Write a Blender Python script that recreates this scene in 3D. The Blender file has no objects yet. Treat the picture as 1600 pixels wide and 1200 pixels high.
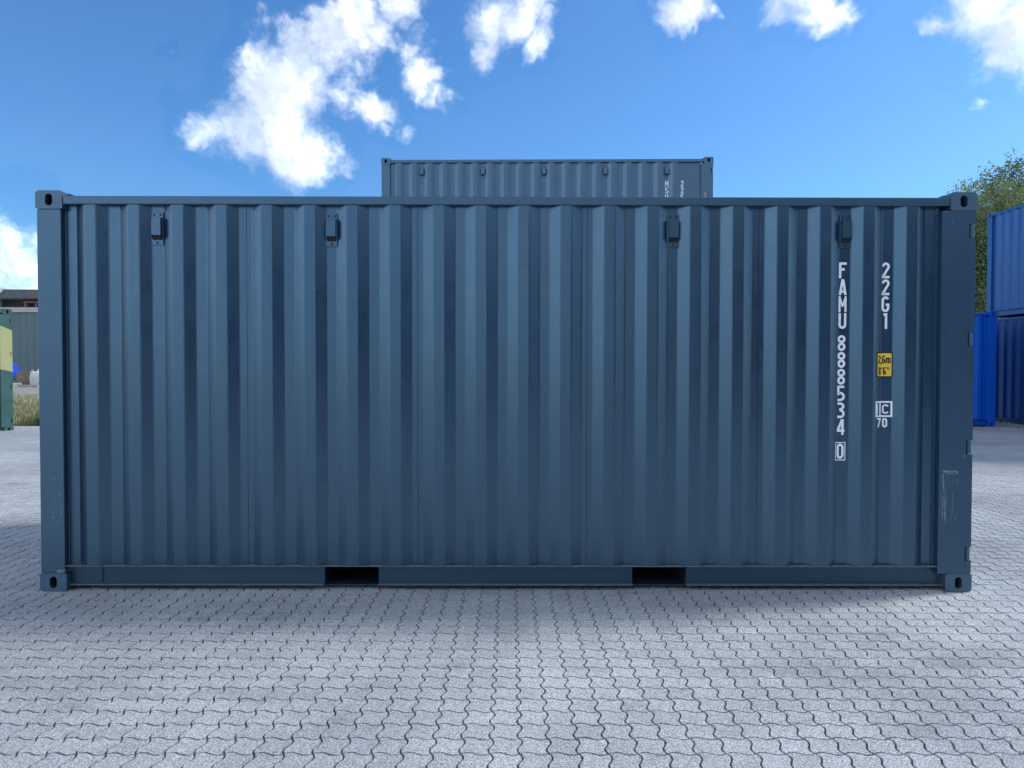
import bpy, bmesh, math, random
from math import sin, cos, pi, radians, sqrt
from mathutils import Vector, Matrix

random.seed(7)
scene = bpy.context.scene
COL = scene.collection

# ------------------------------------------------------------------ camera
CAM = Vector((0.0199, -4.632, 1.4516))
cam_d = bpy.data.cameras.new('camera')
cam = bpy.data.objects.new('camera', cam_d)
COL.objects.link(cam)
cam_d.sensor_width = 36.0
cam_d.lens = 36.0 * 1120.0 / 1600.0
cam_d.clip_end = 3000.0
_yaw, _pitch, _roll = 0.0028, -0.0216, 0.0014
cam.matrix_world = (Matrix.Translation(CAM) @ Matrix.Rotation(-_yaw, 4, 'Z') @
                    Matrix.Rotation(pi / 2 + _pitch, 4, 'X') @ Matrix.Rotation(_roll, 4, 'Z'))
scene.camera = cam

# ------------------------------------------------------------------ light
SUN = Vector((2.7, 0.75, 2.59)).normalized()
SUN_EL = math.asin(SUN.z)
SUN_AZ = math.atan2(SUN.x, SUN.y)
SKY_STRENGTH = 0.15
sun_d = bpy.data.lights.new('sun', 'SUN')
sun_d.energy = 0.66
sun_d.angle = radians(10.0)
sun_d.color = (1.0, 0.97, 0.92)
sun = bpy.data.objects.new('sun', sun_d)
COL.objects.link(sun)
sun.rotation_euler = SUN.to_track_quat('Z', 'Y').to_euler()
sun.location = (20, 6, 20)

vs = scene.view_settings
vs.view_transform = 'Standard'
vs.look = 'None'
vs.exposure = 2.10
vs.gamma = 1.0
vs.use_curve_mapping = False
vs.use_white_balance = True
vs.white_balance_temperature = 6200
vs.white_balance_tint = 10
scene.render.film_transparent = False
scene.cycles.max_bounces = 5
scene.cycles.diffuse_bounces = 3
scene.cycles.glossy_bounces = 3
scene.cycles.use_denoising = True


# ------------------------------------------------------------------ node helper
class NT:
    def __init__(self, tree):
        self.t = tree
        self.n = tree.nodes
        self.l = tree.links

    def put(self, node, idx, v):
        s = node.inputs[idx]
        if isinstance(v, bpy.types.NodeSocket):
            self.l.new(v, s)
        elif v is not None:
            s.default_value = v

    def node(self, typ, ins=(), out=0, **kw):
        nd = self.n.new(typ)
        for k, v in kw.items():
            setattr(nd, k, v)
        for i, v in (ins.items() if isinstance(ins, dict) else enumerate(ins)):
            self.put(nd, i, v)
        return nd.outputs[out]

    def m(self, op, a, b=None, c=None, clamp=False):
        return self.node('ShaderNodeMath', (a, b, c), operation=op, use_clamp=clamp)

    def v(self, op, a, b=None, out=0):
        return self.node('ShaderNodeVectorMath', (a, b), operation=op, out=out)

    def ramp(self, fac, lo, hi, a=0.0, b=1.0, smooth=True):
        nd = self.n.new('ShaderNodeMapRange')
        nd.interpolation_type = 'SMOOTHSTEP' if smooth else 'LINEAR'
        for k, val in (('Value', fac), ('From Min', lo), ('From Max', hi), ('To Min', a), ('To Max', b)):
            self.put(nd, k, val)
        return nd.outputs[0]

    def noise(self, vec, scale, detail=3.0, rough=0.55, dist=0.0, out=0):
        return self.node('ShaderNodeTexNoise', {'Vector': vec, 'Scale': scale, 'Detail': detail,
                                                'Roughness': rough, 'Distortion': dist}, out=out)

    def mix(self, fac, a, b, blend='MIX'):
        nd = self.n.new('ShaderNodeMix')
        nd.data_type = 'RGBA'
        nd.blend_type = blend
        self.put(nd, 0, fac)
        self.put(nd, 6, a)
        self.put(nd, 7, b)
        return nd.outputs[2]

    def sep(self, vec):
        nd = self.n.new('ShaderNodeSeparateXYZ')
        self.l.new(vec, nd.inputs[0])
        return nd.outputs

    def comb(self, x=0.0, y=0.0, z=0.0):
        return self.node('ShaderNodeCombineXYZ', (x, y, z))


def rgb(r, g, b):
    return (r, g, b, 1.0)


# ------------------------------------------------------------------ world: clear sky with fair-weather cumulus
world = bpy.data.worlds.new('World')
scene.world = world
world.use_nodes = True
W = NT(world.node_tree)
bg = W.n['Background']
skytex = W.n.new('ShaderNodeTexSky')
skytex.sky_type = 'NISHITA'
skytex.sun_disc = False
skytex.sun_elevation = SUN_EL
skytex.sun_rotation = SUN_AZ
skytex.air_density = 1.0
skytex.dust_density = 0.9
skytex.ozone_density = 2.2
hs = W.n.new('ShaderNodeHueSaturation')
hs.inputs['Saturation'].default_value = 1.08
hs.inputs['Value'].default_value = 0.232
W.l.new(skytex.outputs[0], hs.inputs['Color'])
D = W.v('NORMALIZE', W.node('ShaderNodeTexCoord', out=0))
sky_col = W.mix(W.ramp(W.sep(D)[2], -0.02, 0.16, 0.35, 1.0), hs.outputs[0], rgb(0.54, 0.88, 1.14), 'MULTIPLY')
D.node.name = 'sky_direction'


def sky_dir(px, py):
    """direction of a place in the sky, from its bearing right of north and its height (tangents)"""
    return Vector(((px - 797.0) / 1120.0, 1.0, (576.0 - py) / 1120.0)).normalized()


# cumulus: centre bearing / height as tangents (x1120), radius, weight
BLOBS = [
    (455, 225, 66, 1.05), (395, 210, 64, 1.0), (338, 214, 46, .88), (500, 240, 42, 1.0), (430, 150, 66, 1.05), (470, 120, 62, 1.0),
    (525, 75, 55, 1.0), (555, 35, 44, .95), (405, 100, 48, .85), (600, 45, 40, .72), (625, 5, 46, .82), (545, 150, 46, .74), (590, 178, 36, .95), (550, 110, 40, .68),
    (665, 122, 36, .95), (692, 150, 28, .75), (640, 88, 34, .66), (668, 60, 36, .60),
    (775, 35, 55, 1.05), (758, 78, 40, .9), (824, 80, 34, .95), (800, 15, 46, .95), (732, 50, 34, .66), (840, 40, 26, .6),
    (1045, 16, 38, .92), (1080, -8, 38, .95), (1115, 4, 26, .75), (1012, -2, 22, .6),
    (1215, 8, 38, .95), (1270, 10, 42, 1.0), (1312, 14, 30, .88), (1240, -14, 50, 1.),
    (1470, 20, 44, .92), (1530, 15, 64, 1.1), (1585, 45, 64, 1.15), (1560, 90, 50, 1.05), (1620, 95, 50, 1.), (1440, 36, 24, .75),
    (1500, 182, 15, .62), (632, 222, 20, .50), (725, 155, 16, .55), (275, 92, 12, .45),
    (30, 415, 95, .62), (-60, 425, 110, .66), (100, 440, 90, .62), (5, 362, 60, .54), (180, 480, 90, .62), (60, 470, 80, .62),
]


def cloud_density(vec, full=True):
    """soft balls of cumulus broken up by fractal noise"""
    warp = W.v('SUBTRACT', W.noise(vec, 11.0, 4.0, 0.62, out=1), (0.5, 0.5, 0.5))
    sc = W.v('SCALE', warp)
    sc.node.inputs['Scale'].default_value = 0.115
    wv = W.v('ADD', vec, sc)
    n1 = W.noise(wv, 10.0, 8.0, 0.64)
    total = None
    for (px, py, r, wgt) in (BLOBS if full else [q for q in BLOBS if q[2] >= 34]):
        dist = W.v('DISTANCE', wv, tuple(sky_dir(px, py)), out=1)
        s = (px - 797.0) / 1120.0
        t = (576.0 - py) / 1120.0
        rad = r * 1.9 / 1120.0 / sqrt(1 + s * s + t * t)
        f = W.m('MULTIPLY_ADD', dist, -wgt / rad, wgt)
        total = f if total is None else W.m('MAXIMUM', total, f)
    total = W.ramp(total, 0.0, 1.0, 0.0, 1.0)
    # the rest of the dome: noise cumulus, made denser than in view for fill light
    z = W.sep(vec)[2]
    inframe = W.ramp(W.v('DOT_PRODUCT', vec, (0.0, 0.966, 0.258), out=1), 0.62, 0.76)
    thr = W.ramp(W.m('ABSOLUTE', z), 0.05, 0.45, 0.34, 0.41)
    wide = W.ramp(W.m('SUBTRACT', W.noise(vec, 2.6, 2.0, 0.5), thr), 0.0, 0.15)
    wide = W.m('MULTIPLY', wide, W.m('SUBTRACT', 1.0, inframe))
    total = W.m('MAXIMUM', total, wide)
    d = W.m('ADD', W.m('MULTIPLY', total, 1.35), W.m('MULTIPLY', W.m('SUBTRACT', n1, 0.5), 2.1))
    d = W.m('MULTIPLY', W.m('SUBTRACT', d, 0.40), W.ramp(total, 0.02, 0.22))
    return d


dens = cloud_density(D)
toward = Vector((0.75, 0.0, 0.45)).normalized() * 0.040
dens2 = cloud_density(W.v('NORMALIZE', W.v('ADD', D, tuple(toward))), False)
alpha = W.m('POWER', W.ramp(dens, -0.10, 1.10), 1.25)
shade = W.m('ADD', W.m('MULTIPLY', W.ramp(dens2, -0.15, 1.35), 0.72), W.m('MULTIPLY', W.ramp(dens, 0.2, 1.6), 0.30))
fine = W.noise(D, 15.0, 6.0, 0.62)
shade = W.m('POWER', W.m('ADD', shade, W.m('MULTIPLY', W.m('SUBTRACT', fine, 0.5), 0.55), clamp=True), 0.68)
CL = 1.0 / SKY_STRENGTH
# clouds opposite the sun are lit full on, and boosted to fill shade and reflections
anti = W.ramp(W.v('DOT_PRODUCT', D, tuple(SUN), out=1), 0.30, -0.45, 0.48, 1.65)
lit_c = W.mix(1.0, rgb(0.85 * CL, 0.85 * CL, 0.84 * CL), W.comb(anti, anti, anti), 'MULTIPLY')
cloud_col = W.mix(shade, lit_c, rgb(0.135 * CL, 0.158 * CL, 0.190 * CL))
sky2 = W.mix(W.m('MULTIPLY', alpha, W.ramp(W.sep(D)[2], 0.06, 0.30, 0.62, 0.98)), sky_col, cloud_col)
W.l.new(sky2, bg.inputs[0])
bg.inputs[1].default_value = SKY_STRENGTH
world.cycles.sampling_method = 'MANUAL'
world.cycles.sample_map_resolution = 512


# ------------------------------------------------------------------ materials
def new_mat(name):
    mt = bpy.data.materials.new(name)
    mt.use_nodes = True
    N = NT(mt.node_tree)
    return mt, N, N.n['Principled BSDF']


def obj_coord(N):
    return N.node('ShaderNodeTexCoord', out=3)


def world_pos(N):
    return N.node('ShaderNodeNewGeometry', out=0)


def bump(N, b, height, strength, dist=0.01):
    nd = N.n.new('ShaderNodeBump')
    nd.inputs['Strength'].default_value = strength
    nd.inputs['Distance'].default_value = dist
    N.l.new(height, nd.inputs['Height'])
    N.l.new(nd.outputs[0], b.inputs['Normal'])


def paint(name, col, rough=0.36, wear=0.5, dust=0.5, spec=0.5, streak=0.2, ior=2.4, tint=(0.45, 0.73, 1.0)):
    """sprayed container paint: slight colour drift, rain streaks, dust film, a few chips"""
    mt, N, b = new_mat(name)
    p = obj_coord(N)
    base = rgb(*col)
    light = rgb(*[min(1, c * 1.22 + 0.006) for c in col])
    n_big = N.noise(p, 1.3, 4.0, 0.6)
    c = N.mix(N.ramp(n_big, 0.35, 0.75, 0.0, 0.35), base, light)
    st = N.noise(N.v('MULTIPLY', p, (34.0, 34.0, 0.8)), 1.0, 3.0, 0.6)
    c = N.mix(N.ramp(st, 0.52, 0.8, 0.0, streak), c, rgb(*[min(1, k * 1.5 + 0.02) for k in col]))
    z = N.sep(p)[2]
    d = N.m('MULTIPLY', N.ramp(z, 0.0, 0.9, 0.45, 0.08), N.noise(p, 5.0, 5.0, 0.65))
    c = N.mix(N.m('MULTIPLY', d, dust * 0.30), c, rgb(0.19, 0.18, 0.165))
    chips = N.ramp(N.noise(p, 46.0, 4.0, 0.62), 0.80 - 0.05 * wear, 0.83 - 0.05 * wear)
    chips = N.m('MULTIPLY', chips, N.ramp(N.noise(p, 1.7, 1.0), 0.52, 0.62))
    c = N.mix(N.m('MULTIPLY', chips, min(0.5, 0.4 * wear)), c, rgb(0.30, 0.32, 0.34))
    N.l.new(c, b.inputs['Base Color'])
    r = N.ramp(N.noise(p, 7.0, 4.0, 0.6), 0.3, 0.75, rough - 0.02, rough + 0.04)
    N.l.new(r, b.inputs['Roughness'])
    b.inputs['Specular IOR Level'].default_value = spec
    b.inputs['IOR'].default_value = ior
    b.inputs['Specular Tint'].default_value = rgb(*tint)
    h = N.m('ADD', N.noise(N.v('MULTIPLY', p, (1.0, 1.0, 0.35)), 3.2, 3.0, 0.5),
            N.m('MULTIPLY', N.noise(p, 160.0, 2.0, 0.5), 0.006))
    bump(N, b, h, 0.035, 0.02)
    return mt


def plain(name, col, rough=0.6, var=0.15, scale=20.0, metal=0.0):
    mt, N, b = new_mat(name)
    p = obj_coord(N)
    n = N.noise(p, scale, 4.0, 0.6)
    c = N.mix(N.ramp(n, 0.3, 0.7), rgb(*[k * (1 - var) for k in col]), rgb(*[min(1, k * (1 + var)) for k in col]))
    N.l.new(c, b.inputs['Base Color'])
    b.inputs['Roughness'].default_value = rough
    b.inputs['Metallic'].default_value = metal
    return mt


def scraped_paint(name, col, boxes, rough=0.38):
    """post paint rubbed through to primer in patches; boxes: x0, x1, z0, z1, density (object space)"""
    mt = paint(name, col, rough)
    N = NT(mt.node_tree)
    b = N.n['Principled BSDF']
    old = b.inputs['Base Color'].links[0].from_socket
    p = obj_coord(N)
    x, y, z = N.sep(p)
    mask = None
    for (x0, x1, z0, z1, dn, kind) in boxes:
        f = 0.012
        bx = N.m('MULTIPLY', N.m('MULTIPLY', N.ramp(x, x0 - f, x0), N.ramp(x, x1, x1 + f, 1.0, 0.0)),
                 N.m('MULTIPLY', N.ramp(z, z0 - f, z0), N.ramp(z, z1, z1 + f, 1.0, 0.0)))
        sc = (150.0, 60.0, 9.0) if kind == 'v' else ((16.0, 40.0, 60.0) if kind == 'h' else (42.0, 42.0, 42.0))
        n = N.noise(N.v('MULTIPLY', p, sc), 1.0, 4.0, 0.68)
        s = N.m('MULTIPLY', N.ramp(n, dn, dn + 0.10), bx)
        mask = s if mask is None else N.m('MAXIMUM', mask, s)
    N.l.new(N.mix(N.m('MULTIPLY', mask, 0.75), old, rgb(0.33, 0.36, 0.38)), b.inputs['Base Color'])
    return mt


ANTH = (0.006, 0.019, 0.038)
M_anth = paint('anthracite_paint', ANTH, rough=0.29, wear=0.1, dust=0.2, streak=0.08)
M_anth_rail = paint('anthracite_rail_paint', ANTH, rough=0.38, wear=0.9, dust=0.6)
M_web = paint('anthracite_web_paint', (0.012, 0.028, 0.050), rough=0.42, wear=0.6, dust=0.4, ior=2.0)
M_ledge = plain('skylit_ledge', (0.125, 0.150, 0.175), 0.7, 0.25, 40.0)  # ledge colour lightened to stand in for sky light reflected off it
M_cast = paint('casting_paint', (0.030, 0.050, 0.074), rough=0.48, wear=1.6, dust=1.0)
M_anth_old = paint('anthracite_paint_weathered', (0.036, 0.058, 0.088), rough=0.36, wear=1.0, dust=1.2)
M_post_l = scraped_paint('post_paint_left', ANTH, [(-3.03, -2.90, 0.42, 0.93, 0.66, 's'), (-2.94, -2.88, 0.42, 0.90, 0.60, 's'),
                                                   (-2.97, -2.87, 0.11, 0.135, 0.50, 'h'), (-2.97, -2.93, 2.30, 2.40, 0.62, 's'),
                                                   (-2.93, -2.89, 2.10, 2.36, 0.70, 's')])
M_post_r = scraped_paint('post_paint_right', ANTH, [(2.835, 2.860, 0.47, 0.77, 0.51, 'v'), (2.893, 2.928, 0.47, 0.73, 0.565, 'v'),
                                                    (2.84, 2.925, 0.778, 0.787, 0.46, 'h'), (2.86, 2.93, 2.28, 2.42, 0.64, 's'),
                                                    (2.93, 2.99, 0.88, 1.08, 0.62, 's'), (2.80, 2.84, 1.3, 2.2, 0.76, 's')])
M_dark = plain('underside_black', (0.012, 0.013, 0.015), 0.8)
M_rivet = plain('rivet_dark', (0.02, 0.024, 0.03), 0.5)
M_white = plain('white_marking_film', (0.92, 0.93, 0.94), 0.45, 0.03, 8.0)
M_yellow = plain('yellow_sticker_film', (0.88, 0.60, 0.05), 0.45, 0.05, 9.0)
M_black = plain('black_print', (0.012, 0.010, 0.008), 0.5)
M_chalk = plain('white_chalk', (0.55, 0.58, 0.6), 0.9, 0.2, 60.0)
M_blue = paint('mid_blue_paint', (0.012, 0.058, 0.215), rough=0.28, wear=0.8, dust=0.25, ior=2.0, tint=(0.30, 0.60, 1.0))
M_blue_dark = paint('dark_blue_paint', (0.010, 0.042, 0.16), rough=0.36, wear=0.8, dust=0.3, ior=1.9, tint=(0.35, 0.62, 1.0))
M_blue_bright = paint('bright_blue_paint', (0.003, 0.085, 0.48), rough=0.45, wear=0.5, dust=0.3, ior=1.5)
M_rubber = plain('door_gasket_black', (0.015, 0.015, 0.016), 0.7)
M_steel = plain('galvanised_bar', (0.30, 0.32, 0.33), 0.45, 0.1, 30.0, 0.7)
M_floor = plain('floor_timber', (0.12, 0.08, 0.05), 0.7)


def green_mat():
    mt, N, b = new_mat('faded_green_paint')
    p = obj_coord(N)
    n = N.noise(p, 2.0, 5.0, 0.6)
    c = N.mix(N.ramp(n, 0.3, 0.75), rgb(0.040, 0.115, 0.098), rgb(0.070, 0.165, 0.142))
    ch = N.ramp(N.noise(N.v('MULTIPLY', p, (9.0, 9.0, 4.0)), 1.0, 5.0, 0.65), 0.66, 0.72)
    c = N.mix(N.m('MULTIPLY', ch, 0.6), c, rgb(0.25, 0.33, 0.29))
    # camouflage: one broad sand-yellow field across the panel
    x, y, z = N.sep(p)
    w1 = N.m('MULTIPLY', N.m('SUBTRACT', N.noise(N.comb(x, 0.0, 3.3), 1.6, 2.0), 0.5), 0.25)
    dist = N.m('SUBTRACT', 3.029, x)
    top = N.m('ADD', N.m('ADD', 2.14, w1), N.m('MULTIPLY', N.m('MINIMUM', dist, 0.45), 0.30))
    bot = N.m('ADD', N.m('ADD', 1.29, w1), N.m('MULTIPLY', dist, 0.12))
    k = N.m('MULTIPLY', N.ramp(z, N.m('SUBTRACT', bot, 0.02), bot), N.ramp(z, top, N.m('ADD', top, 0.02), 1.0, 0.0))
    c = N.mix(k, c, rgb(0.50, 0.49, 0.22))
    N.l.new(c, b.inputs['Base Color'])
    b.inputs['Roughness'].default_value = 0.55
    return mt


M_green = green_mat()

PITCH = 0.1114
PX0, PY0 = -0.0516, 0.0447


def zg(y):
    """the yard falls gently towards the camera"""
    return min(max(0.017 * (y - 2.5), 0.0), 0.19)


def concrete_nodes(N, p):
    """speckled, blasted concrete; returns colour socket and height socket"""
    spk = N.noise(p, 170.0, 3.0, 0.8)
    vor = N.node('ShaderNodeTexVoronoi', {'Vector': p, 'Scale': 150.0}, out=1)
    vx = N.sep(N.v('MULTIPLY', vor, (1.0, 1.0, 1.0)))[0]
    c = N.mix(N.ramp(vx, 0.12, 0.9, smooth=False), rgb(0.38, 0.388, 0.39), rgb(0.68, 0.685, 0.675))
    c = N.mix(N.ramp(spk, 0.54, 0.64, 0.0, 0.85), c, rgb(0.80, 0.80, 0.79))
    c = N.mix(N.ramp(spk, 0.485, 0.40, 0.0, 0.92), c, rgb(0.10, 0.102, 0.108))
    cell = N.v('FLOOR', N.v('SCALE', N.v('ADD', N.v('MULTIPLY', p, (1, 1, 0)), (-PX0, -PY0, 0.0))))
    cell.node.inputs[0].links[0].from_node.inputs['Scale'].default_value = 1.0 / PITCH
    wn = N.node('ShaderNodeTexWhiteNoise', {'Vector': cell}, out=0, noise_dimensions='3D')
    c = N.mix(1.0, c, N.mix(wn, rgb(0.92, 0.92, 0.925), rgb(1.05, 1.045, 1.04)), 'MULTIPLY')
    wn2 = N.node('ShaderNodeTexWhiteNoise', {'Vector': N.v('ADD', cell, (7.0, 3.0, 1.0))}, out=0, noise_dimensions='3D')
    c = N.mix(N.ramp(wn2, 0.88, 0.98, 0.0, 0.10), c, rgb(0.38, 0.33, 0.30))
    big = N.noise(p, 0.55, 5.0, 0.62, 0.4)
    c = N.mix(1.0, c, N.mix(N.ramp(big, 0.33, 0.68), rgb(0.74, 0.75, 0.77), rgb(1.05, 1.05, 1.04)), 'MULTIPLY')
    st = N.noise(N.v('MULTIPLY', p, (1.0, 2.6, 1.0)), 1.9, 4.0, 0.65, 0.3)
    c = N.mix(N.ramp(st, 0.54, 0.80, 0.0, 0.52), c, rgb(0.17, 0.168, 0.16))
    tx, ty_, tz_ = N.sep(p)
    wob = N.m('MULTIPLY', N.m('SUBTRACT', N.noise(p, 0.35, 2.0), 0.5), 1.6)
    for (oy, sl, wd) in ((-1.25, 0.10, 0.11), (-2.75, 0.10, 0.11), (3.4, -0.16, 0.14), (5.2, -0.16, 0.14)):
        dd = N.m('ABSOLUTE', N.m('ADD', N.m('SUBTRACT', N.m('SUBTRACT', ty_, N.m('MULTIPLY', tx, sl)), oy), wob))
        tk = N.m('MULTIPLY', N.ramp(dd, wd * 0.5, wd, 0.30, 0.0), N.ramp(N.noise(p, 1.1, 3.0, 0.6), 0.40, 0.66))
        c = N.mix(tk, c, rgb(0.15, 0.148, 0.145))
    oil = N.ramp(N.noise(p, 2.3, 3.0, 0.5), 0.735, 0.80, 0.0, 0.55)
    c = N.mix(oil, c, rgb(0.08, 0.075, 0.072))
    h = N.m('ADD', spk, N.m('MULTIPLY', vx, 0.6))
    return c, h


def paver_mat():
    mt, N, b = new_mat('concrete_paver')
    p = world_pos(N)
    c, h = concrete_nodes(N, p)
    N.l.new(c, b.inputs['Base Color'])
    b.inputs['Roughness'].default_value = 0.82
    b.inputs['Specular IOR Level'].default_value = 0.35
    bump(N, b, h, 0.55, 0.003)
    return mt


def far_paver_mat():
    mt, N, b = new_mat('concrete_paving_distant')
    p = world_pos(N)
    c, h = concrete_nodes(N, p)
    x, y, z = N.sep(p)
    k = 2 * pi / PITCH
    xs = N.m('SUBTRACT', x, PX0)
    ys = N.m('SUBTRACT', y, PY0)
    u = N.m('DIVIDE', N.m('ADD', xs, N.m('MULTIPLY', N.m('SINE', N.m('MULTIPLY', ys, k)), 0.010)), PITCH)
    w = N.m('DIVIDE', N.m('SUBTRACT', ys, N.m('MULTIPLY', N.m('SINE', N.m('MULTIPLY', xs, k)), 0.010)), PITCH)

    def line(q):
        f = N.m('ABSOLUTE', N.m('SUBTRACT', N.m('FRACT', q), 0.5))
        return N.ramp(f, 0.462, 0.482)
    j = N.m('MAXIMUM', line(u), line(w))
    c = N.mix(N.m('MULTIPLY', j, 0.75), c, rgb(0.06, 0.06, 0.062))
    N.l.new(c, b.inputs['Base Color'])
    b.inputs['Roughness'].default_value = 0.85
    b.inputs['Specular IOR Level'].default_value = 0.35
    return mt


def sand_mat():
    mt, N, b = new_mat('joint_sand')
    p = world_pos(N)
    n = N.noise(p, 3.5, 5.0, 0.65)
    c = N.mix(N.ramp(n, 0.40, 0.60), rgb(0.022, 0.023, 0.025), rgb(0.085, 0.084, 0.082))
    g = N.ramp(N.noise(p, 400.0, 2.0), 0.4, 0.7)
    c = N.mix(N.m('MULTIPLY', g, 0.22), c, rgb(0.16, 0.157, 0.15))
    N.l.new(c, b.inputs['Base Color'])
    b.inputs['Roughness'].default_value = 0.95
    return mt


M_paver = paver_mat()
M_far = far_paver_mat()
M_sand = sand_mat()


# ------------------------------------------------------------------ mesh helpers
class MB:
    def __init__(self):
        self.v = []
        self.f = []

    def quad(self, a, b, c, d):
        n = len(self.v)
        self.v += [a, b, c, d]
        self.f.append((n, n + 1, n + 2, n + 3))

    def box(self, x0, x1, y0, y1, z0, z1):
        n = len(self.v)
        self.v += [(x0, y0, z0), (x1, y0, z0), (x1, y1, z0), (x0, y1, z0), (x0, y0, z1), (x1, y0, z1), (x1, y1, z1), (x0, y1, z1)]
        self.f += [(n, n + 3, n + 2, n + 1), (n + 4, n + 5, n + 6, n + 7), (n, n + 1, n + 5, n + 4),
                   (n + 1, n + 2, n + 6, n + 5), (n + 2, n + 3, n + 7, n + 6), (n + 3, n, n + 4, n + 7)]
        return self

    def prism(self, poly, axis, a0, a1):
        """poly: 2-D outline; axis 'x' (poly in y,z), 'y' (x,z) or 'z' (x,y)"""
        k = len(poly)
        n = len(self.v)
        for a in (a0, a1):
            for (p, q) in poly:
                self.v.append({'x': (a, p, q), 'y': (p, a, q), 'z': (p, q, a)}[axis])
        for i in range(k):
            j = (i + 1) % k
            self.f.append((n + i, n + j, n + k + j, n + k + i))
        self.f.append(tuple(n + i for i in range(k))[::-1])
        self.f.append(tuple(n + k + i for i in range(k)))
        return self

    def tube(self, pts, r, seg=8, cap=True):
        """tapered tube through pts; r a number or list"""
        rs = r if isinstance(r, (list, tuple)) else [r] * len(pts)
        pts = [Vector(p) for p in pts]
        n0 = len(self.v)
        up = None
        for i, p in enumerate(pts):
            t = (pts[min(i + 1, len(pts) - 1)] - pts[max(i - 1, 0)])
            if t.length < 1e-9:
                t = Vector((0, 0, 1))
            t.normalize()
            ref = Vector((0, 0, 1)) if abs(t.z) < 0.9 else Vector((1, 0, 0))
            a = t.cross(ref).normalized()
            b = t.cross(a).normalized()
            for s in range(seg):
                an = 2 * pi * s / seg
                self.v.append(tuple(p + (a * cos(an) + b * sin(an)) * rs[i]))
        for i in range(len(pts) - 1):
            for s in range(seg):
                s2 = (s + 1) % seg
                A = n0 + i * seg
                self.f.append((A + s, A + s2, A + seg + s2, A + seg + s))
        if cap:
            self.f.append(tuple(n0 + s for s in range(seg))[::-1])
            self.f.append(tuple(n0 + (len(pts) - 1) * seg + s for s in range(seg)))
        return self

    def build(self, name, mat, parent=None, bevel=0.0, smooth=False, kind=None, fix=True):
        me = bpy.data.meshes.new(name)
        me.from_pydata(self.v, [], self.f)
        if fix:
            bm = bmesh.new()
            bm.from_mesh(me)
            bmesh.ops.recalc_face_normals(bm, faces=bm.faces)
            bm.to_mesh(me)
            bm.free()
        if smooth:
            for p in me.polygons:
                p.use_smooth = True
        me.materials.append(mat)
        return link(name, me, parent, bevel, kind)


def link(name, me, parent=None, bevel=0.0, kind=None):
    o = bpy.data.objects.new(name, me)
    COL.objects.link(o)
    if parent is not None:
        o.parent = parent
    if bevel > 0:
        bv = o.modifiers.new('edge', 'BEVEL')
        bv.width = bevel
        bv.segments = 2
        bv.limit_method = 'ANGLE'
        bv.angle_limit = radians(40)
    if kind:
        o['kind'] = kind
    return o


def thing(name, label, cat, loc=(0, 0, 0), rz=0.0, group=None):
    o = bpy.data.objects.new(name, None)
    COL.objects.link(o)
    o.empty_display_size = 0.3
    o.location = loc
    o.rotation_euler = (0, 0, rz)
    o['label'] = label
    o['category'] = cat
    if group:
        o['group'] = group
    return o


def tag(o, label, cat, group=None):
    o['label'] = label
    o['category'] = cat
    if group:
        o['group'] = group
    return o


# ------------------------------------------------------------------ ground, pavement, pavers
def terrain_mat():
    mt, N, b = new_mat('rough_ground')
    p = world_pos(N)
    n = N.noise(p, 0.35, 6.0, 0.65)
    f = N.noise(p, 9.0, 5.0, 0.7)
    c = N.mix(N.ramp(n, 0.38, 0.62), rgb(0.30, 0.28, 0.25), rgb(0.19, 0.19, 0.11))
    c = N.mix(N.ramp(f, 0.35, 0.7, 0.0, 0.5), c, rgb(0.40, 0.37, 0.33))
    N.l.new(c, b.inputs['Base Color'])
    b.inputs['Roughness'].default_value = 0.95
    bump(N, b, f, 0.5, 0.05)
    return mt


M_terrain = terrain_mat()
YB = [-800, -60, 2.5, 13.68, 30, 60, 200, 900]
g = MB()
for i in range(len(YB) - 1):
    y0, y1 = YB[i], YB[i + 1]
    g.quad((-900, y0, zg(y0) - 0.03), (900, y0, zg(y0) - 0.03), (900, y1, zg(y1) - 0.03), (-900, y1, zg(y1) - 0.03))
ground = g.build('ground', M_terrain)
ground['kind'] = 'structure'

# zone in which every paver is modelled (x0, x1, y0, y1 in whole cells); the rest is the plain pavement sheet
def cx(i):
    return PX0 + i * PITCH


def cy(j):
    return PY0 + j * PITCH


I0, I1 = -84, 85
J0, J1, J2 = -26, 5, 46
IC0, IC1 = -26, 27        # under the container body nothing can be seen beyond row J1
pm = bpy.data.meshes.new('pavement')
pv, pf, pmi = [], [], []


def pquad(x0, x1, y0, y1, dz, mi):
    ys = [y0] + [b for b in (2.5, 13.68) if y0 < b < y1] + [y1]
    for a, b in zip(ys[:-1], ys[1:]):
        n = len(pv)
        pv.extend([(x0, a, zg(a) + dz), (x1, a, zg(a) + dz), (x1, b, zg(b) + dz), (x0, b, zg(b) + dz)])
        pf.append((n, n + 1, n + 2, n + 3))
        pmi.append(mi)


pquad(cx(I0), cx(I1), cy(J0), cy(J2), -0.0042, 1)
pquad(-60, 60, -45, cy(J0), 0, 0)
pquad(-60, cx(I0), cy(J0), cy(J2), 0, 0)
pquad(cx(I1), 60, cy(J0), cy(J2), 0, 0)
pquad(-60, 60, cy(J2), 11.4, 0, 0)
pquad(-5.5, 60, 11.4, 24.0, 0, 0)
pm.from_pydata(pv, [], pf)
pm.materials.append(M_far)
pm.materials.append(M_sand)
for poly, mi in zip(pm.polygons, pmi):
    poly.material_index = mi
pavement = link('pavement', pm)
pavement['kind'] = 'structure'

GAP = 0.0031
AMP = 0.0105


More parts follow.
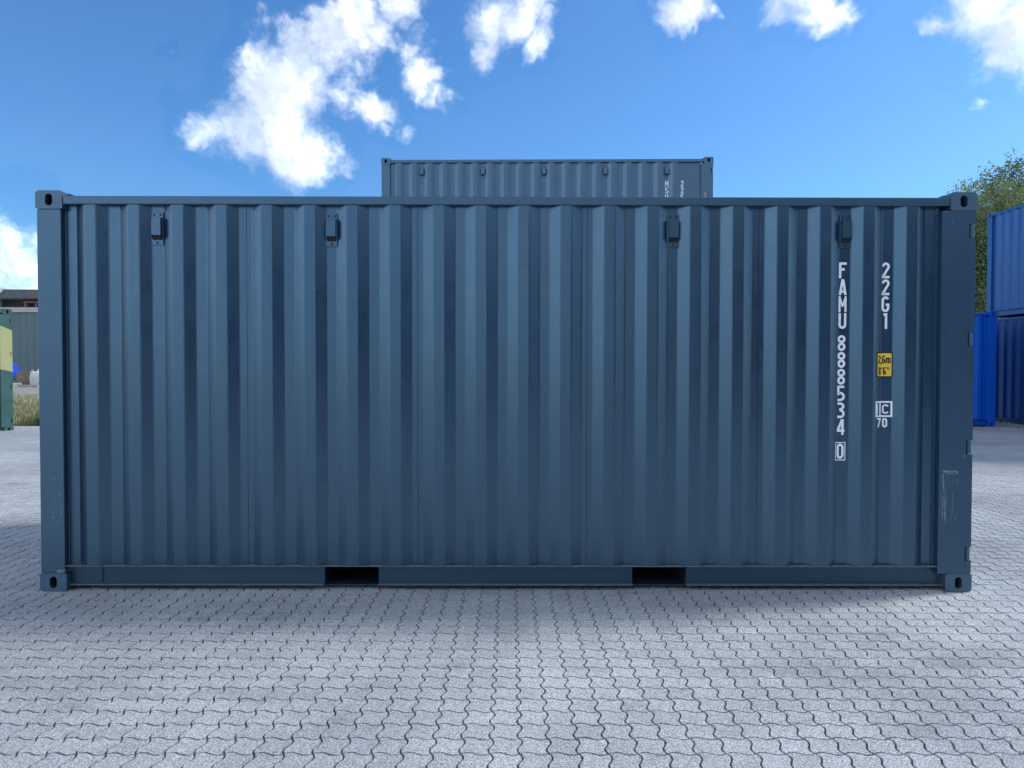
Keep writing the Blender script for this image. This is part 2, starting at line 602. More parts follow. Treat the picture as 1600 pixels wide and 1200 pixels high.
def paver_outline(k):
    pts = []
    for s in range(4):
        for i in range(k):
            t = i / k
            a = AMP * sin(2 * pi * t)
            if s == 0:
                q = (t, 0, 0, a)
            elif s == 1:
                q = (1, t, -a, 0)
            elif s == 2:
                q = (1 - t, 1, 0, -a)
            else:
                q = (0, 1 - t, a, 0)
            pts.append((q[0] * PITCH + q[2], q[1] * PITCH + q[3]))
    return pts


def inset(pts, d):
    out = []
    n = len(pts)
    for i in range(n):
        a, b, c = Vector(pts[i - 1]), Vector(pts[i]), Vector(pts[(i + 1) % n])
        e1, e2 = (b - a).normalized(), (c - b).normalized()
        nn = (Vector((-e1.y, e1.x)) + Vector((-e2.y, e2.x)))
        nn = nn.normalized() / max(0.55, nn.length / 2)
        out.append(tuple(b + nn * d))
    return out


def paver_rings(k):
    o = paver_outline(k)
    return inset(o, GAP + 0.0013), inset(o, GAP)


def paver_geo(rings, h):
    top, low = rings
    k = len(top)
    c = PITCH / 2
    v = [(x - c, y - c, h) for x, y in top] + [(x - c, y - c, h - 0.0062) for x, y in low]
    f = [tuple(range(k))] + [(i + k, (i + 1) % k + k, (i + 1) % k, i) for i in range(k)]
    return v, f


rings_near, rings_far = paver_rings(6), paver_rings(4)
near_meshes = []
for q in range(8):
    me = bpy.data.meshes.new('paver')
    v, f = paver_geo(rings_near, random.uniform(-0.0008, 0.0010))
    tx, ty = random.gauss(0, .006), random.gauss(0, .006)
    v = [(x, y, z + tx * x + ty * y) for x, y, z in v]
    me.from_pydata(v, [], f)
    me.materials.append(M_paver)
    near_meshes.append(me)

cells = []
for i in range(I0, I1):
    for j in range(J0, J2):
        if j >= J1 and IC0 <= i < IC1:
            continue
        cells.append((i, j))


def seen(i, j):
    x, y = cx(i + .5) - CAM.x, cy(j + .5) - CAM.y
    if y < 2.55:
        return None
    if abs(x) > 0.715 * y:
        return None
    return x * x + y * y + 2.1


vis = sorted([(seen(i, j), i, j) for i, j in cells if j < 0 and seen(i, j)])
# the rows nearest the camera show largest: row by row, whole width of view
near = set((i, j) for _, i, j in sorted(vis, key=lambda t: (t[2], t[0]))[:300])
for (i, j) in sorted(near):
    o = bpy.data.objects.new('paver', near_meshes[random.randrange(8)])
    COL.objects.link(o)
    o.parent = pavement
    o.location = (cx(i + .5), cy(j + .5), 0)
fv, ff = [], []
for (i, j) in cells:
    if (i, j) in near:
        continue
    v, f = paver_geo(rings_far if j > -9 or abs(i) > 30 else rings_near, random.uniform(-0.0014, 0.0014))
    tx, ty = random.gauss(0, .006), random.gauss(0, .006)
    X, Y = cx(i + .5), cy(j + .5)
    n = len(fv)
    fv += [(x + X, y + Y, z + zg(y + Y) + tx * x + ty * y) for x, y, z in v]
    ff += [tuple(a + n for a in q) for q in f]
me = bpy.data.meshes.new('paver_field')
me.from_pydata(fv, [], ff)
me.materials.append(M_paver)
pavf = link('paver_field', me, pavement, kind='stuff')


# ------------------------------------------------------------------ lettering (strokes cut from film)
def arc(x, y, rx, ry, a0, a1, n=10):
    return [(x + rx * cos(radians(a0 + (a1 - a0) * i / n)), y + ry * sin(radians(a0 + (a1 - a0) * i / n))) for i in range(n + 1)]


T = 0.152      # stroke width for height 1
h_ = T / 2
GLYPH = {
    'F': [[(h_, 0), (h_, 1)], [(h_ * 2, 1 - h_), (.49, 1 - h_)], [(h_ * 2, .56), (.36, .56)]],
    'A': [[(h_ * .95, 0), (.235, 1)], [(.5 - h_ * .95, 0), (.265, 1)], [(.13, .23), (.37, .23)]],
    'M': [([(h_ * .8, 0), (h_ * .8, 1)], .85), ([(.5 - h_ * .8, 0), (.5 - h_ * .8, 1)], .85), ([(h_ * .8, .97), (.25, .34)], .72), ([(.5 - h_ * .8, .97), (.25, .34)], .72)],
    'U': [[(h_, 1), (h_, .25)] + arc(.25, .25, .25 - h_, .25 - h_, 180, 360) + [(.5 - h_, 1)]],
    'S': [arc(.25, .74, .25 - h_, .26 - h_, 20, 180, 9) + arc(.30, .50, .24, .05, 200, 250, 3) + arc(.25, .26, .25 - h_, .26 - h_, 60, -160, 12)],
    '8': [arc(.25, .75, .21 - h_ * .4, .25 - h_, -90, 270, 20), arc(.25, .26, .25 - h_, .26 - h_ * .9, 90, 450, 20)],
    '5': [[(.46, 1 - h_), (h_, 1 - h_), (h_, .53)] + arc(.22, .31, .28 - h_, .29 - h_, 130, -90, 14) + [(.04, .068)]],
    '3': [[(.04, 1 - h_)] + arc(.23, .75, .25 - h_, .25 - h_, 90, -75, 10) + [(.16, .53)], [(.18, .53)] + arc(.23, .28, .27 - h_, .28 - h_, 78, -90, 12) + [(.03, h_)]],
    '4': [[(.37, 0), (.37, 1)], [(.34, .97), (.055, .29)], [(0, .27), (.5, .27)]],
    '0': [arc(.25, .5 + .22, .25 - h_, .28 - h_, 0, 180, 10) + arc(.25, .28, .25 - h_, .28 - h_, 180, 360, 10) + [(.5 - h_, .72)]],
    '2': [[(.055, .76)] + arc(.25, .745, .25 - h_, .255 - h_, 165, -25, 12) + [(.075, .10), (.075, h_), (.49, h_)]],
    'G': [arc(.25, .73, .25 - h_, .27 - h_, 25, 180, 10) + arc(.25, .27, .25 - h_, .27 - h_, 180, 350, 10) + [(.5 - h_, .47), (.27, .47)]],
    '1': [[(.30, 0), (.30, 1 - h_), (.13, .90)]],
    '6': [arc(.27, .73, .22 - h_ * .4, .27 - h_, 35, 180, 8) + [(h_ + .02, .30)], arc(.25, .28, .25 - h_, .28 - h_, 0, 360, 20)],
    '7': [[(0, 1 - h_), (.43, 1 - h_), (.17, 0)]],
    'C': [arc(.27, .72, .27 - h_, .28 - h_, 15, 180, 10) + arc(.27, .28, .27 - h_, .28 - h_, 180, 345, 10)],
    'I': [[(.25, 0), (.25, 1)]],
    'm': [[(h_, 0), (h_, .72)], [(h_, .5)] + arc(.22, .52, .13, .15, 160, 0, 8) + [(.35, 0)], [(.35, .5)] + arc(.48, .52, .13, .15, 160, 0, 8) + [(.61, 0)]],
    ',': [[(.14, .10), (.14, .0), (.07, -.14)]],
    "'": [[(.14, 1), (.14, .72)]],
    '"': [[(.10, 1), (.10, .72)], [(.34, 1), (.34, .72)]],
}


def ribbon(pl, w):
    """list of quads (2-D) for a polyline of width w with mitred joints"""
    P = [Vector(p) for p in pl]
    Q = [P[0]]
    for p in P[1:]:
        if (p - Q[-1]).length > 1e-5:
            Q.append(p)
    closed = (Q[0] - Q[-1]).length < 1e-4
    if closed:
        Q.pop()
    n = len(Q)
    L, Rr = [], []
    for i in range(n):
        if closed:
            a, c = Q[i - 1], Q[(i + 1) % n]
        else:
            a, c = Q[max(i - 1, 0)], Q[min(i + 1, n - 1)]
        e1 = (Q[i] - a) if (Q[i] - a).length > 1e-9 else (c - Q[i])
        e2 = (c - Q[i]) if (c - Q[i]).length > 1e-9 else e1
        e1, e2 = e1.normalized(), e2.normalized()
        n1, n2 = Vector((-e1.y, e1.x)), Vector((-e2.y, e2.x))
        m = n1 + n2
        if m.length < 1e-6:
            m = n1
        m.normalize()
        k = min(1.0 / max(m.dot(n1), 0.35), 1.6)
        L.append(Q[i] + m * w / 2 * k)
        Rr.append(Q[i] - m * w / 2 * k)
    out = []
    for i in range(n if closed else n - 1):
        j = (i + 1) % n
        out.append((L[i], L[j], Rr[j], Rr[i]))
    return out


class Film:
    """flat print laid on a corrugated wall: quads in (x, z), later pressed onto the wall"""
    def __init__(self):
        self.q = []

    def text(self, s, x, z, h, w=0.5, adv=None, t=T):
        """s written left to right from x, base line z, cap height h, width factor w (of .5)"""
        for ch in s:
            if ch != ' ':
                for li, st in enumerate(GLYPH[ch]):
                    tt = t
                    if isinstance(st, tuple):
                        st, k_ = st
                        tt = t * k_
                    for quad in ribbon([(px * w / 0.5, py) for px, py in st], tt):
                        self.q.append(([(x + p.x * h, z + p.y * h) for p in quad], li))
            x += (adv if adv else (w + 0.10)) * h

    def column(self, s, xc, ztop, h, pitch, w=0.5):
        for i, ch in enumerate(s):
            self.text(ch, xc - w * h / 2, ztop - h - i * pitch, h, w)

    def rect(self, x0, x1, z0, z1, li=0):
        self.q.append(([(x0, z0), (x1, z0), (x1, z1), (x0, z1)], li))

    def frame(self, x0, x1, z0, z1, t):
        self.rect(x0, x1, z1 - t, z1)
        self.rect(x0, x1, z0, z0 + t)
        self.rect(x0, x0 + t, z0 + t, z1 - t)
        self.rect(x1 - t, x1, z0 + t, z1 - t)

    def round_rect(self, x0, x1, z0, z1, r):
        pts = []
        for (ax, az, a0) in ((x1 - r, z1 - r, 0), (x0 + r, z1 - r, 90), (x0 + r, z0 + r, 180), (x1 - r, z0 + r, 270)):
            pts += arc(ax, az, r, r, a0, a0 + 90, 4)
        self.q.append((pts, 0))

    def build(self, name, mat, parent, wall_y, breaks, off):
        bm = bmesh.new()
        vl = bm.verts.layers.int.new('li')
        for pts, li in self.q:
            vs_ = [bm.verts.new((p[0], 0, p[1])) for p in pts]
            bm.faces.new(vs_)
            for v in vs_:
                v[vl] = li
        for bx in breaks:
            bmesh.ops.bisect_plane(bm, geom=bm.verts[:] + bm.edges[:] + bm.faces[:], plane_co=(bx, 0, 0), plane_no=(1, 0, 0))
        for v in bm.verts:
            v.co.y = wall_y(v.co.x) - off - 0.00025 * v[vl]
        for f in bm.faces:
            if f.normal.y > 0:
                f.normal_flip()
        me = bpy.data.meshes.new(name)
        bm.to_mesh(me)
        bm.free()
        me.materials.append(mat)
        return link(name, me, parent)


# ------------------------------------------------------------------ shipping containers
L2, WID, HGT = 3.029, 2.438, 2.591
Y_OUT, Y_IN = 0.010, 0.046
RUN = 0.067
C_MAIN = [0.0199 + (c - 796.8) * 0.0041313 for c in
          (141.6, 209.5, 277.9, 345.6, 416.2, 483.5, 549.75, 617, 685.4, 751.5, 817.9, 884, 952.2, 1019.2, 1086, 1153, 1222.7, 1290, 1358, 1425.7)]


def profile(centres, x0, x1, flat=0.0735, y_out=Y_OUT, y_in=Y_IN):
    """corrugated section as (x, y) points from x0 to x1, starting and ending on a recessed flat"""
    pts = [(x0, y_in)]
    for c in centres:
        pts += [(c - flat / 2 - RUN, y_in), (c - flat / 2, y_out), (c + flat / 2, y_out), (c + flat / 2 + RUN, y_in)]
    pts.append((x1, y_in))
    return [p for k, p in enumerate(pts) if k == 0 or p[0] > pts[k - 1][0] + 1e-6]


def interp(pts, x):
    for (a, b), (c, d) in zip(pts[:-1], pts[1:]):
        if a <= x <= c:
            return b + (d - b) * (x - a) / (c - a)
    return pts[0][1] if x < pts[0][0] else pts[-1][1]


def round_corners(pts, r=0.0055, n=2):
    """small bend radius at the folds of the sheet"""
    out = [pts[0]]
    for a, b, c in zip(pts[:-2], pts[1:-1], pts[2:]):
        A, B, Cc = Vector(a), Vector(b), Vector(c)
        p0 = B + (A - B).normalized() * min(r, (A - B).length * .4)
        p1 = B + (Cc - B).normalized() * min(r, (Cc - B).length * .4)
        for i in range(n + 1):
            t = i / n
            out.append(tuple((1 - t) ** 2 * p0 + 2 * t * (1 - t) * B + t * t * p1))
    out.append(pts[-1])
    return out


def sheet(pts, z0, z1, thick=0.002, nz=1, wob=0.0, seed=0):
    """a pressed sheet standing on z0..z1; back face set thick behind"""
    m = MB()
    rnd = random.Random(seed)
    for k, off in enumerate((0.0, thick)):
        n0 = len(m.v)
        for iz in range(nz + 1):
            z = z0 + (z1 - z0) * iz / nz
            for (x, y) in pts:
                m.v.append((x, y + off, z))
        w = len(pts)
        for iz in range(nz):
            for i in range(w - 1):
                a = n0 + iz * w + i
                q = (a, a + 1, a + w + 1, a + w)
                m.f.append(q if k == 0 else q[::-1])
    return m


def split_profile(pts, cuts):
    """cut a profile at the given x positions into separate sheets, leaving a weld groove"""
    edges = [pts[0][0]] + cuts + [pts[-1][0]]
    out = []
    for a, b in zip(edges[:-1], edges[1:]):
        lo = a + (0.0012 if a != pts[0][0] else 0)
        hi = b - (0.0012 if b != pts[-1][0] else 0)
        seg = [(lo, interp(pts, lo))] + [p for p in pts if lo + 1e-4 < p[0] < hi - 1e-4] + [(hi, interp(pts, hi))]
        out.append(seg)
    return out


def casting_mesh(outer_left, top, detail=True):
    """corner fitting, 178 x 162 x 118, with the oval hand hole in its face; origin at low left front"""
    w, d, h = 0.172, 0.162, 0.118
    N_ = 40
    r_out, r_in = 0.024, 0.007

    def rad(qx, qz):
        outer = (qx < 0) == outer_left
        return r_out if (outer and ((qz > 0) == top)) else (0.014 if (qz > 0) == top else r_in)
    outer, inner = [], []
    hx, hz = 0.0235, 0.038
    for i in range(N_):
        a = 2 * pi * (i + .5) / N_
        dx, dz = cos(a), sin(a)
        k = min(w / 2 / abs(dx) if abs(dx) > 1e-6 else 9, h / 2 / abs(dz) if abs(dz) > 1e-6 else 9)
        px, pz = dx * k, dz * k
        r = rad(px, pz)
        qx, qz = abs(px) - (w / 2 - r), abs(pz) - (h / 2 - r)
        if qx > 0 and qz > 0:
            ln = math.hypot(qx, qz)
            s = r / ln if ln > r else 1
            px = math.copysign(w / 2 - r + qx * s, px)
            pz = math.copysign(h / 2 - r + qz * s, pz)
        outer.append((px + w / 2, pz + h / 2))
        # stadium, long axis vertical
        e = hz - hx
        if abs(dz) * hx <= abs(dx) * e:
            k2 = hx / abs(dx)
            ix, iz = dx * k2, dz * k2
        else:
            sg = 1 if dz > 0 else -1
            bq = dz * sg * e
            k2 = bq + sqrt(max(0, bq * bq - (e * e - hx * hx)))
            ix, iz = dx * k2, dz * k2
        inner.append((ix + w / 2, iz + h / 2))
    m = MB()
    loops = [(outer, 0.0), (outer, d)]
    n = len(m.v)
    m.v += [(x, 0.0, z) for x, z in outer] + [(x, d, z) for x, z in outer]
    m.v += [(x, 0.0, z) for x, z in inner] + [(x, 0.034, z) for x, z in inner] + [(x, 0.034, z) for x, z in
                                                                               [((x - w / 2) * 1.9 + w / 2, (z - h / 2) * 1.25 + h / 2) for x, z in inner]]
    m.v += [((x - w / 2) * 1.9 + w / 2, 0.14, (z - h / 2) * 1.25 + h / 2) for x, z in inner]
    K = N_
    for i in range(K):
        j = (i + 1) % K
        m.f += [(i, j, K + j, K + i), (2 * K + i, 2 * K + j, j, i), (3 * K + i, 3 * K + j, 2 * K + j, 2 * K + i),
                (4 * K + i, 4 * K + j, 3 * K + j, 3 * K + i), (5 * K + i, 5 * K + j, 4 * K + j, 4 * K + i)]
    m.f.append(tuple(K + i for i in range(K)))
    m.f.append(tuple(5 * K + i for i in range(K)))
    return m


_cast_cache = {}


def casting(parent, x, y, z, outer_left, top, mat, flip=False):
    key = (outer_left, top, mat.name)
    if key not in _cast_cache:
        o = casting_mesh(outer_left, top).build('corner_casting', mat, parent)
        _cast_cache[key] = o.data
    else:
        o = link('corner_casting', _cast_cache[key], parent)
    o.location = (x, y, z)
    if flip:
        o.rotation_euler = (0, 0, pi)
    return o


def vent(parent, x, z_top, mat, y=Y_IN):
    """riveted side ventilator: back plate, hood open at the bottom, three rivets"""
    h = 0.214
    p = MB()
    p.box(x - .0375, x + .0375, y - .0075, y - .001, z_top - h, z_top)
    body = p.build('ventilator', mat, parent, bevel=.002)
    hd = MB()
    w = .029
    y0, y1 = y - .0076, y - .031
    za, zb, zc, zd = z_top - .036, z_top - .043, z_top - .152, z_top - .184
    # outer shell and inner shell, bottom left open
    for (ww, yy, o_) in ((w, y1, 0.0), (w - .003, y1 + .003, .003)):
        hd.quad((x - ww, yy, zc + o_), (x + ww, yy, zc + o_), (x + ww, yy, zb - o_), (x - ww, yy, zb - o_))
        hd.quad((x - ww, y0, za - o_), (x + ww, y0, za - o_), (x + ww, yy, zb - o_), (x - ww, yy, zb - o_))
        for s in (-1, 1):
            n = len(hd.v)
            hd.v += [(x + s * ww, y0, za - o_), (x + s * ww, yy, zb - o_), (x + s * ww, yy, zc), (x + s * ww, y0, zd)]
            hd.f.append((n, n + 1, n + 2, n + 3))
    hd.build('hood', mat, body, fix=False)
    g_ = MB()
    g_.quad((x - w + .004, y0 - .004, zd + .004), (x + w - .004, y0 - .004, zd + .004), (x + w - .004, y1 + .006, zc + .010), (x - w + .004, y1 + .006, zc + .010))
    g_.build('insect_screen', M_dark, body, fix=False)
    for (rx, rz) in ((-.020, -.018), (.020, -.018), (0, -.198)):
        r = MB()
        r.tube([(x + rx, y - .0085, z_top + rz), (x + rx, y - .012, z_top + rz)], [.0072, .0045], 10)
        r.build('rivet', M_rivet, body)
    return body


def container(name, label, loc, rz, mat, rail_mat=None, cast_mat=None, centres=None, cuts=(), posts=None, vents=(), pockets=True,
              group=None, hinge=True, x_wall=None, post_r_w=0.222, web_mat=None, ledge_mat=None):
    rail_mat = rail_mat or mat
    cast_mat = cast_mat or mat
    t = thing(name, label, 'container', loc, rz, group)
    lx0, lx1 = -L2 + 0.161, L2 - post_r_w           # inner edges of the corner posts
    if centres is None:
        n = 20
        centres = [-2.70 + i * (5.36 / (n - 1)) for i in range(n)]
    # ---- front long side
    prof = profile(centres, lx0 + .012, lx1 - .004)
    for k, seg in enumerate(split_profile(prof, list(cuts))):
        sheet(round_corners(seg), 0.1655, 2.505).build('wall_sheet', mat, t, fix=False)
    # ---- rear long side
    back = [(x, WID - y) for x, y in profile([-2.70 + i * (5.36 / 19) for i in range(20)], -2.90, 2.82)]
    sheet(back, 0.1655, 2.505).build('rear_wall', mat, t, fix=False)
    # ---- closed end (left)
    ep = profile([0.28 + i * 0.268 for i in range(8)], 0.10, WID - 0.10, y_out=-L2 + 0.014, y_in=-L2 + 0.058)
    m = sheet(ep, 0.10, 2.50)
    m.v = [(y, x, z) for x, y, z in m.v]
    m.build('end_wall', mat, t, fix=False)
    # ---- door end (right)
    for d in (0, 1):
        y0, y1 = (0.075, 1.212) if d == 0 else (1.226, WID - 0.075)
        lf = MB().box(L2 - .065, L2 - .022, y0, y1, 0.16, 2.46)
        for k in range(3):
            ya = y0 + .12 + k * .32
            lf.box(L2 - .0225, L2 - .012, ya, ya + .2, 0.30, 2.34)
        leaf = lf.build('door', mat, t)
        for k in range(2):
            yb = y0 + .22 + k * .62
            MB().tube([(L2 - .002, yb, .14), (L2 - .002, yb, 2.47)], .013, 8).build('locking_bar', rail_mat, leaf)
    MB().box(L2 - .07, L2 - .02, .055, WID - .055, .10, .155).build('door_sill', rail_mat, t)
    MB().box(L2 - .07, L2 - .02, .055, WID - .055, 2.47, 2.56).build('door_header', rail_mat, t)
    # ---- roof: pressed sheet with cross ribs, and the floor
    rp = MB()
    for k in range(22):
        xa = -2.83 + k * .2573
        rp.quad((xa, .06, 2.552), (xa + .2, .06, 2.552), (xa + .2, WID - .06, 2.552), (xa, WID - .06, 2.552))
        rp.quad((xa + .2, .06, 2.552), (xa + .2573, .06, 2.540), (xa + .2573, WID - .06, 2.540), (xa + .2, WID - .06, 2.552))
        rp.quad((xa + .2573, .06, 2.540), (xa + .2573, WID - .06, 2.540), (xa + .2573, WID - .06, 2.552), (xa + .2573, .06, 2.552))
    rp.build('roof', mat, t, fix=False)
    MB().box(-2.95, 2.95, .08, WID - .08, .15, .172).build('floor', M_floor, t)
    ub = MB()
    for k in range(16):
        xa = -2.75 + k * .365
        if any(p0 - .06 < xa < p1 + .02 for p0, p1 in ((-1.197, -0.842), (0.826, 1.180))):
            continue
        ub.box(xa, xa + .045, .07, WID - .07, .035, .1495)
    ub.build('cross_members', M_dark, t)
    # ---- posts
    pl, pr = posts or (mat, mat)
    zc0, zc1 = 0.1185, HGT - 0.1185
    MB().prism([(-L2 + .006, .004), (lx0, .004), (lx0, .05), (lx0 + .018, .05), (lx0 + .018, .060), (-L2 + .05, .14), (-L2 + .006, .14)],
               'z', zc0, zc1).build('corner_post', pl, t, bevel=.004)
    HZ = [2.343, 1.645, 0.943, 0.248]
    xe = L2 - .046
    po = MB().box(lx1, xe, .004, .06, zc0, zc1).box(xe, L2 - .005, .052, .14, zc0, zc1)
    edges = [zc1] + [q for hz in HZ for q in (hz + .046, hz - .046)] + [zc0]
    for a, b in zip(edges[0::2], edges[1::2]):
        po.box(xe + .0004, L2 - .005, .0042, .0515, b, a)
    post = po.build('corner_post', pr, t)
    MB().box(lx1 - .022, lx1 - .002, .040, .056, .17, 2.50).build('wall_flange', pr, t)
    for hz in HZ:
        hb = MB().tube([(L2 - .018, .026, hz - .040), (L2 - .018, .026, hz + .040)], .015, 12)
        hb.box(L2 - .018, L2 + .0, .030, .048, hz - .034, hz + .034)
        hb.build('hinge', pr, t)
    for (xa, xb) in ((-L2 + .006, lx0), (L2 - .16, L2 - .006)):
        MB().box(xa, xb, WID - .14, WID - .004, zc0, zc1).build('corner_post', mat, t)
    # ---- rails
    MB().box(-L2 + .1725, L2 - .1725, .003, .064, 2.5025, 2.557).build('top_rail', rail_mat, t, bevel=.006)
    MB().box(-L2 + .1725, L2 - .1725, WID - .064, WID - .003, 2.5025, 2.557).build('top_rail', rail_mat, t)
    MB().box(-L2 + .006, -L2 + .07, .165, WID - .165, 2.49, 2.556).build('top_end_rail', rail_mat, t)
    MB().box(-L2 + .006, -L2 + .07, .165, WID - .165, .02, .12).build('bottom_end_rail', rail_mat, t)
    px = [(-1.197, -0.842), (0.826, 1.180)]
    xs = [-L2 + .1725] + [q for p in px for q in p] + [L2 - .1725]
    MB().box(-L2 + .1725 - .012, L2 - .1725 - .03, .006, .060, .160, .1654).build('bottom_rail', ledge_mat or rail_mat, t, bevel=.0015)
    for a, b in zip(xs[0::2], xs[1::2]):
        w_ = MB().box(a, b, .060, .066, .034, .1598)
        w_.build('bottom_rail_web', web_mat or rail_mat, t)
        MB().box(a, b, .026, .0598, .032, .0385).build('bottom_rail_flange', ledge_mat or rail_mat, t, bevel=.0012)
    MB().box(-L2 + .1730, -L2 + .376, .0535, .0597, .0388, .1595).build('rail_doubler', web_mat or rail_mat, t, bevel=.001)
    MB().box(-L2 + .1725, L2 - .1725, WID - .066, WID - .02, .032, .165).build('rear_bottom_rail', rail_mat, t)
    if pockets:
        for a, b in px:
            k = MB()
            k.prism([(a - .006, .022), (b + .006, .022), (b + .006, .1585), (a - .006, .1585), (a - .006, .028), (a, .028), (a, .152), (b, .152), (b, .028), (a - .006, .028)],
                    'y', .0665, WID - .07)
            k.build('forklift_pocket', web_mat or M_dark, t)
            MB().box(a + .001, b - .001, 1.2, 1.21, .0285, .1515).build('pocket_stop', M_dark, t)
    # ---- castings (front face pair x top/bottom, and the rear ones)
    for top in (True, False):
        z = HGT - .118 if top else 0.0
        casting(t, -L2, 0, z, True, top, cast_mat)
        casting(t, L2 - .172, 0, z, False, top, cast_mat)
        casting(t, -L2 + .172, WID, z, False, top, cast_mat, True)
        casting(t, L2, WID, z, True, top, cast_mat, True)
    for s in (-1, 1):
        g_ = MB()
        xa = s * (L2 - .1724)
        g_.prism([(xa, 2.5575), (xa - s * .085, 2.5575), (xa, 2.588)], 'y', .070, .16)
        g_.build('roof_corner_gusset', cast_mat, t)
    for (vx, vz) in vents:
        vent(t, vx, vz, mat)
    return t, prof


main, prof = container('shipping_container', 'anthracite container in the foreground, FAMU 888534 in white letters', (0, 0, 0), 0.0,
                       M_anth, M_anth_rail, M_cast, C_MAIN,
                       [0.0199 + (c - 796.8) * 0.004155 for c in (385, 652, 917.5, 1186)],
                       (M_post_l, M_post_r),
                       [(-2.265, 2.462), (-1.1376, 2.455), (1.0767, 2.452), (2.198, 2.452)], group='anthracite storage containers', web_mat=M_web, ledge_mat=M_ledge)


def wall_y(x):
    return interp(prof, x)


brk = [p[0] for p in prof if 2.0 < p[0] < 2.7]
f = Film()
f.column('FAMU', 2.187, 2.1453, .1025, .1098)
f.build('owner_code', M_white, main, wall_y, brk, .0012)
f = Film()
f.column('888534', 2.183, 1.6720, .1025, .1098)
f.build('serial_number', M_white, main, wall_y, brk, .0012)
f = Film()
f.column('0', 2.181, .9640, .1000, .1098, .46)
f.frame(2.146, 2.216, .853, .9733, .0055)
f.build('check_digit', M_white, main, wall_y, brk, .0012)
f = Film()
f.column('22G1', 2.467, 2.1453, .1025, .1098)
f.build('size_type_code', M_white, main, wall_y, brk, .0012)
f = Film()
f.round_rect(2.4045, 2.5195, 1.3965, 1.563, .010)
stk = f.build('height_sticker', M_black, main, wall_y, brk, .0010)
f = Film()
f.round_rect(2.4125, 2.5115, 1.405, 1.5545, .005)
f.build('sticker_field', M_yellow, stk, wall_y, brk, .0020)
f = Film()
f.text('2', 2.4185, 1.489, .050, .40, t=.165)
f.text(',', 2.4395, 1.489, .050, .40, t=.165)
f.text('6', 2.4490, 1.489, .050, .40, t=.165)
f.text('m', 2.4725, 1.489, .050, .46, t=.165)
f.text('8', 2.4215, 1.414, .050, .38, t=.16)
f.text("'", 2.4425, 1.414, .050, .40, t=.12)
f.text('6', 2.4560, 1.414, .050, .38, t=.16)
f.text('"', 2.4795, 1.414, .050, .46, t=.12)
f.build('sticker_print', M_black, stk, wall_y, brk, .0030)
f = Film()
f.frame(2.3985, 2.5195, 1.138, 1.242, .0115)
f.rect(2.4325, 2.4445, 1.1495, 1.2305)
f.text('I', 2.3985, 1.157, .066, .50, t=.15)
f.text('C', 2.4510, 1.160, .060, .76, t=.17)
f.text('70', 2.4130, 1.0707, .0600, .54, adv=.70, t=.19)
f.build('railway_mark', M_white, main, wall_y, brk, .0012)

# ---- the stack behind: two containers end on end above the near one
c2, s2 = cos(-0.0196), sin(-0.0196)
bx, by = (-2.342 + 3.709) / 2, 8.52
CB = [-2.707 + i * 0.28 for i in range(19)]
low, _ = container('shipping_container', 'anthracite container hidden behind the foreground one, under the MSU container', (bx, by, 0.118), -0.0196,
                   M_anth_old, centres=CB, group='anthracite storage containers')
back, pb = container('shipping_container', 'weathered anthracite container rising behind the foreground one, lettered MSU', (bx, by, 0.118 + HGT + .001), -0.0196,
                     M_anth_old, centres=CB, vents=[(2.193 - .28 * 4 * k, 2.448) for k in range(5)],
                     group='anthracite storage containers')
wy2 = lambda x: interp(pb, x)
br2 = [p[0] for p in pb]
f = Film()
f.column('MSU', 2.193, 2.172, .108, .121, .56)
f.build('owner_code', M_white, back, wy2, br2, .0015)
f = Film()
f.column('22G1', 2.473, 2.172, .108, .121, .5)
f.build('size_type_code', M_white, back, wy2, br2, .0015)
f = Film()
f.text('3', 2.85, 1.86, .09, .62, t=.09)
f.build('chalk_mark', M_chalk, back, lambda x: .004, [], .0015)

# ---- blue containers on the right
G_R = 'blue containers at the right edge'
XS, YF = 11.88, 13.23
zr = zg(12.0) + .002
rlow, _ = container('shipping_container', 'dark blue container at the right edge, underneath the mid blue one', (XS, YF - L2, zg(10.2) - .01), -pi / 2,
                    M_blue_dark, group=G_R)
rup, _ = container('shipping_container', 'mid blue container on top of the stack at the right edge', (XS, YF - L2, zg(10.2) - .01 + HGT + .001), -pi / 2,
                   M_blue, vents=[(-2.40, 2.44)], group=G_R)
rbr, _ = container('shipping_container', 'bright blue container standing just left of the dark blue one', (10.97 - L2, 11.48, zg(11.6)), 0.0,
                   M_blue_bright, group=G_R)
# ---- green container on the left
GA = radians(52)
grn, _ = container('shipping_container', 'faded green container with a yellow camouflage patch at the left edge', (-10.45 - L2 * cos(GA), 10.5 - L2 * sin(GA), zg(8.0)), GA,
                   M_green)


# ---- dark hall added behind the viewpoint to darken reflections in the glossy wall
M_hall = plain('added_hall_cladding', (0.030, 0.040, 0.052), 0.6, 0.1, 1.0)
hall = thing('added_dark_hall', 'long dark hall added out of view to darken reflections in the foreground container', 'building', (17.0, -15.0, 0))
hm = MB()
for k in range(44):
    hm.box(-13 + k * .6, -13 + k * .6 + .42, -.06, 0.0, 0, 6.4)
hm.box(-13, 13.3, -.5, -.055, 0, 6.4)
hm.build('wall', M_hall, hall)
MB().prism([(.2, 6.35), (.2, 6.5), (-7, 8.0), (-14, 6.5), (-14, 6.35), (-7, 7.8)], 'x', -13.3, 13.6).build('roof', M_hall, hall)
for k in range(3):
    dr = MB().box(-9 + k * 8, -5 + k * 8, .005, .06, 0, 4.2).build('door', M_blue_dark, hall)
    MB().box(-7.1 + k * 8, -6.9 + k * 8, .061, .10, 1.0, 1.1).build('handle', M_rivet, dr)

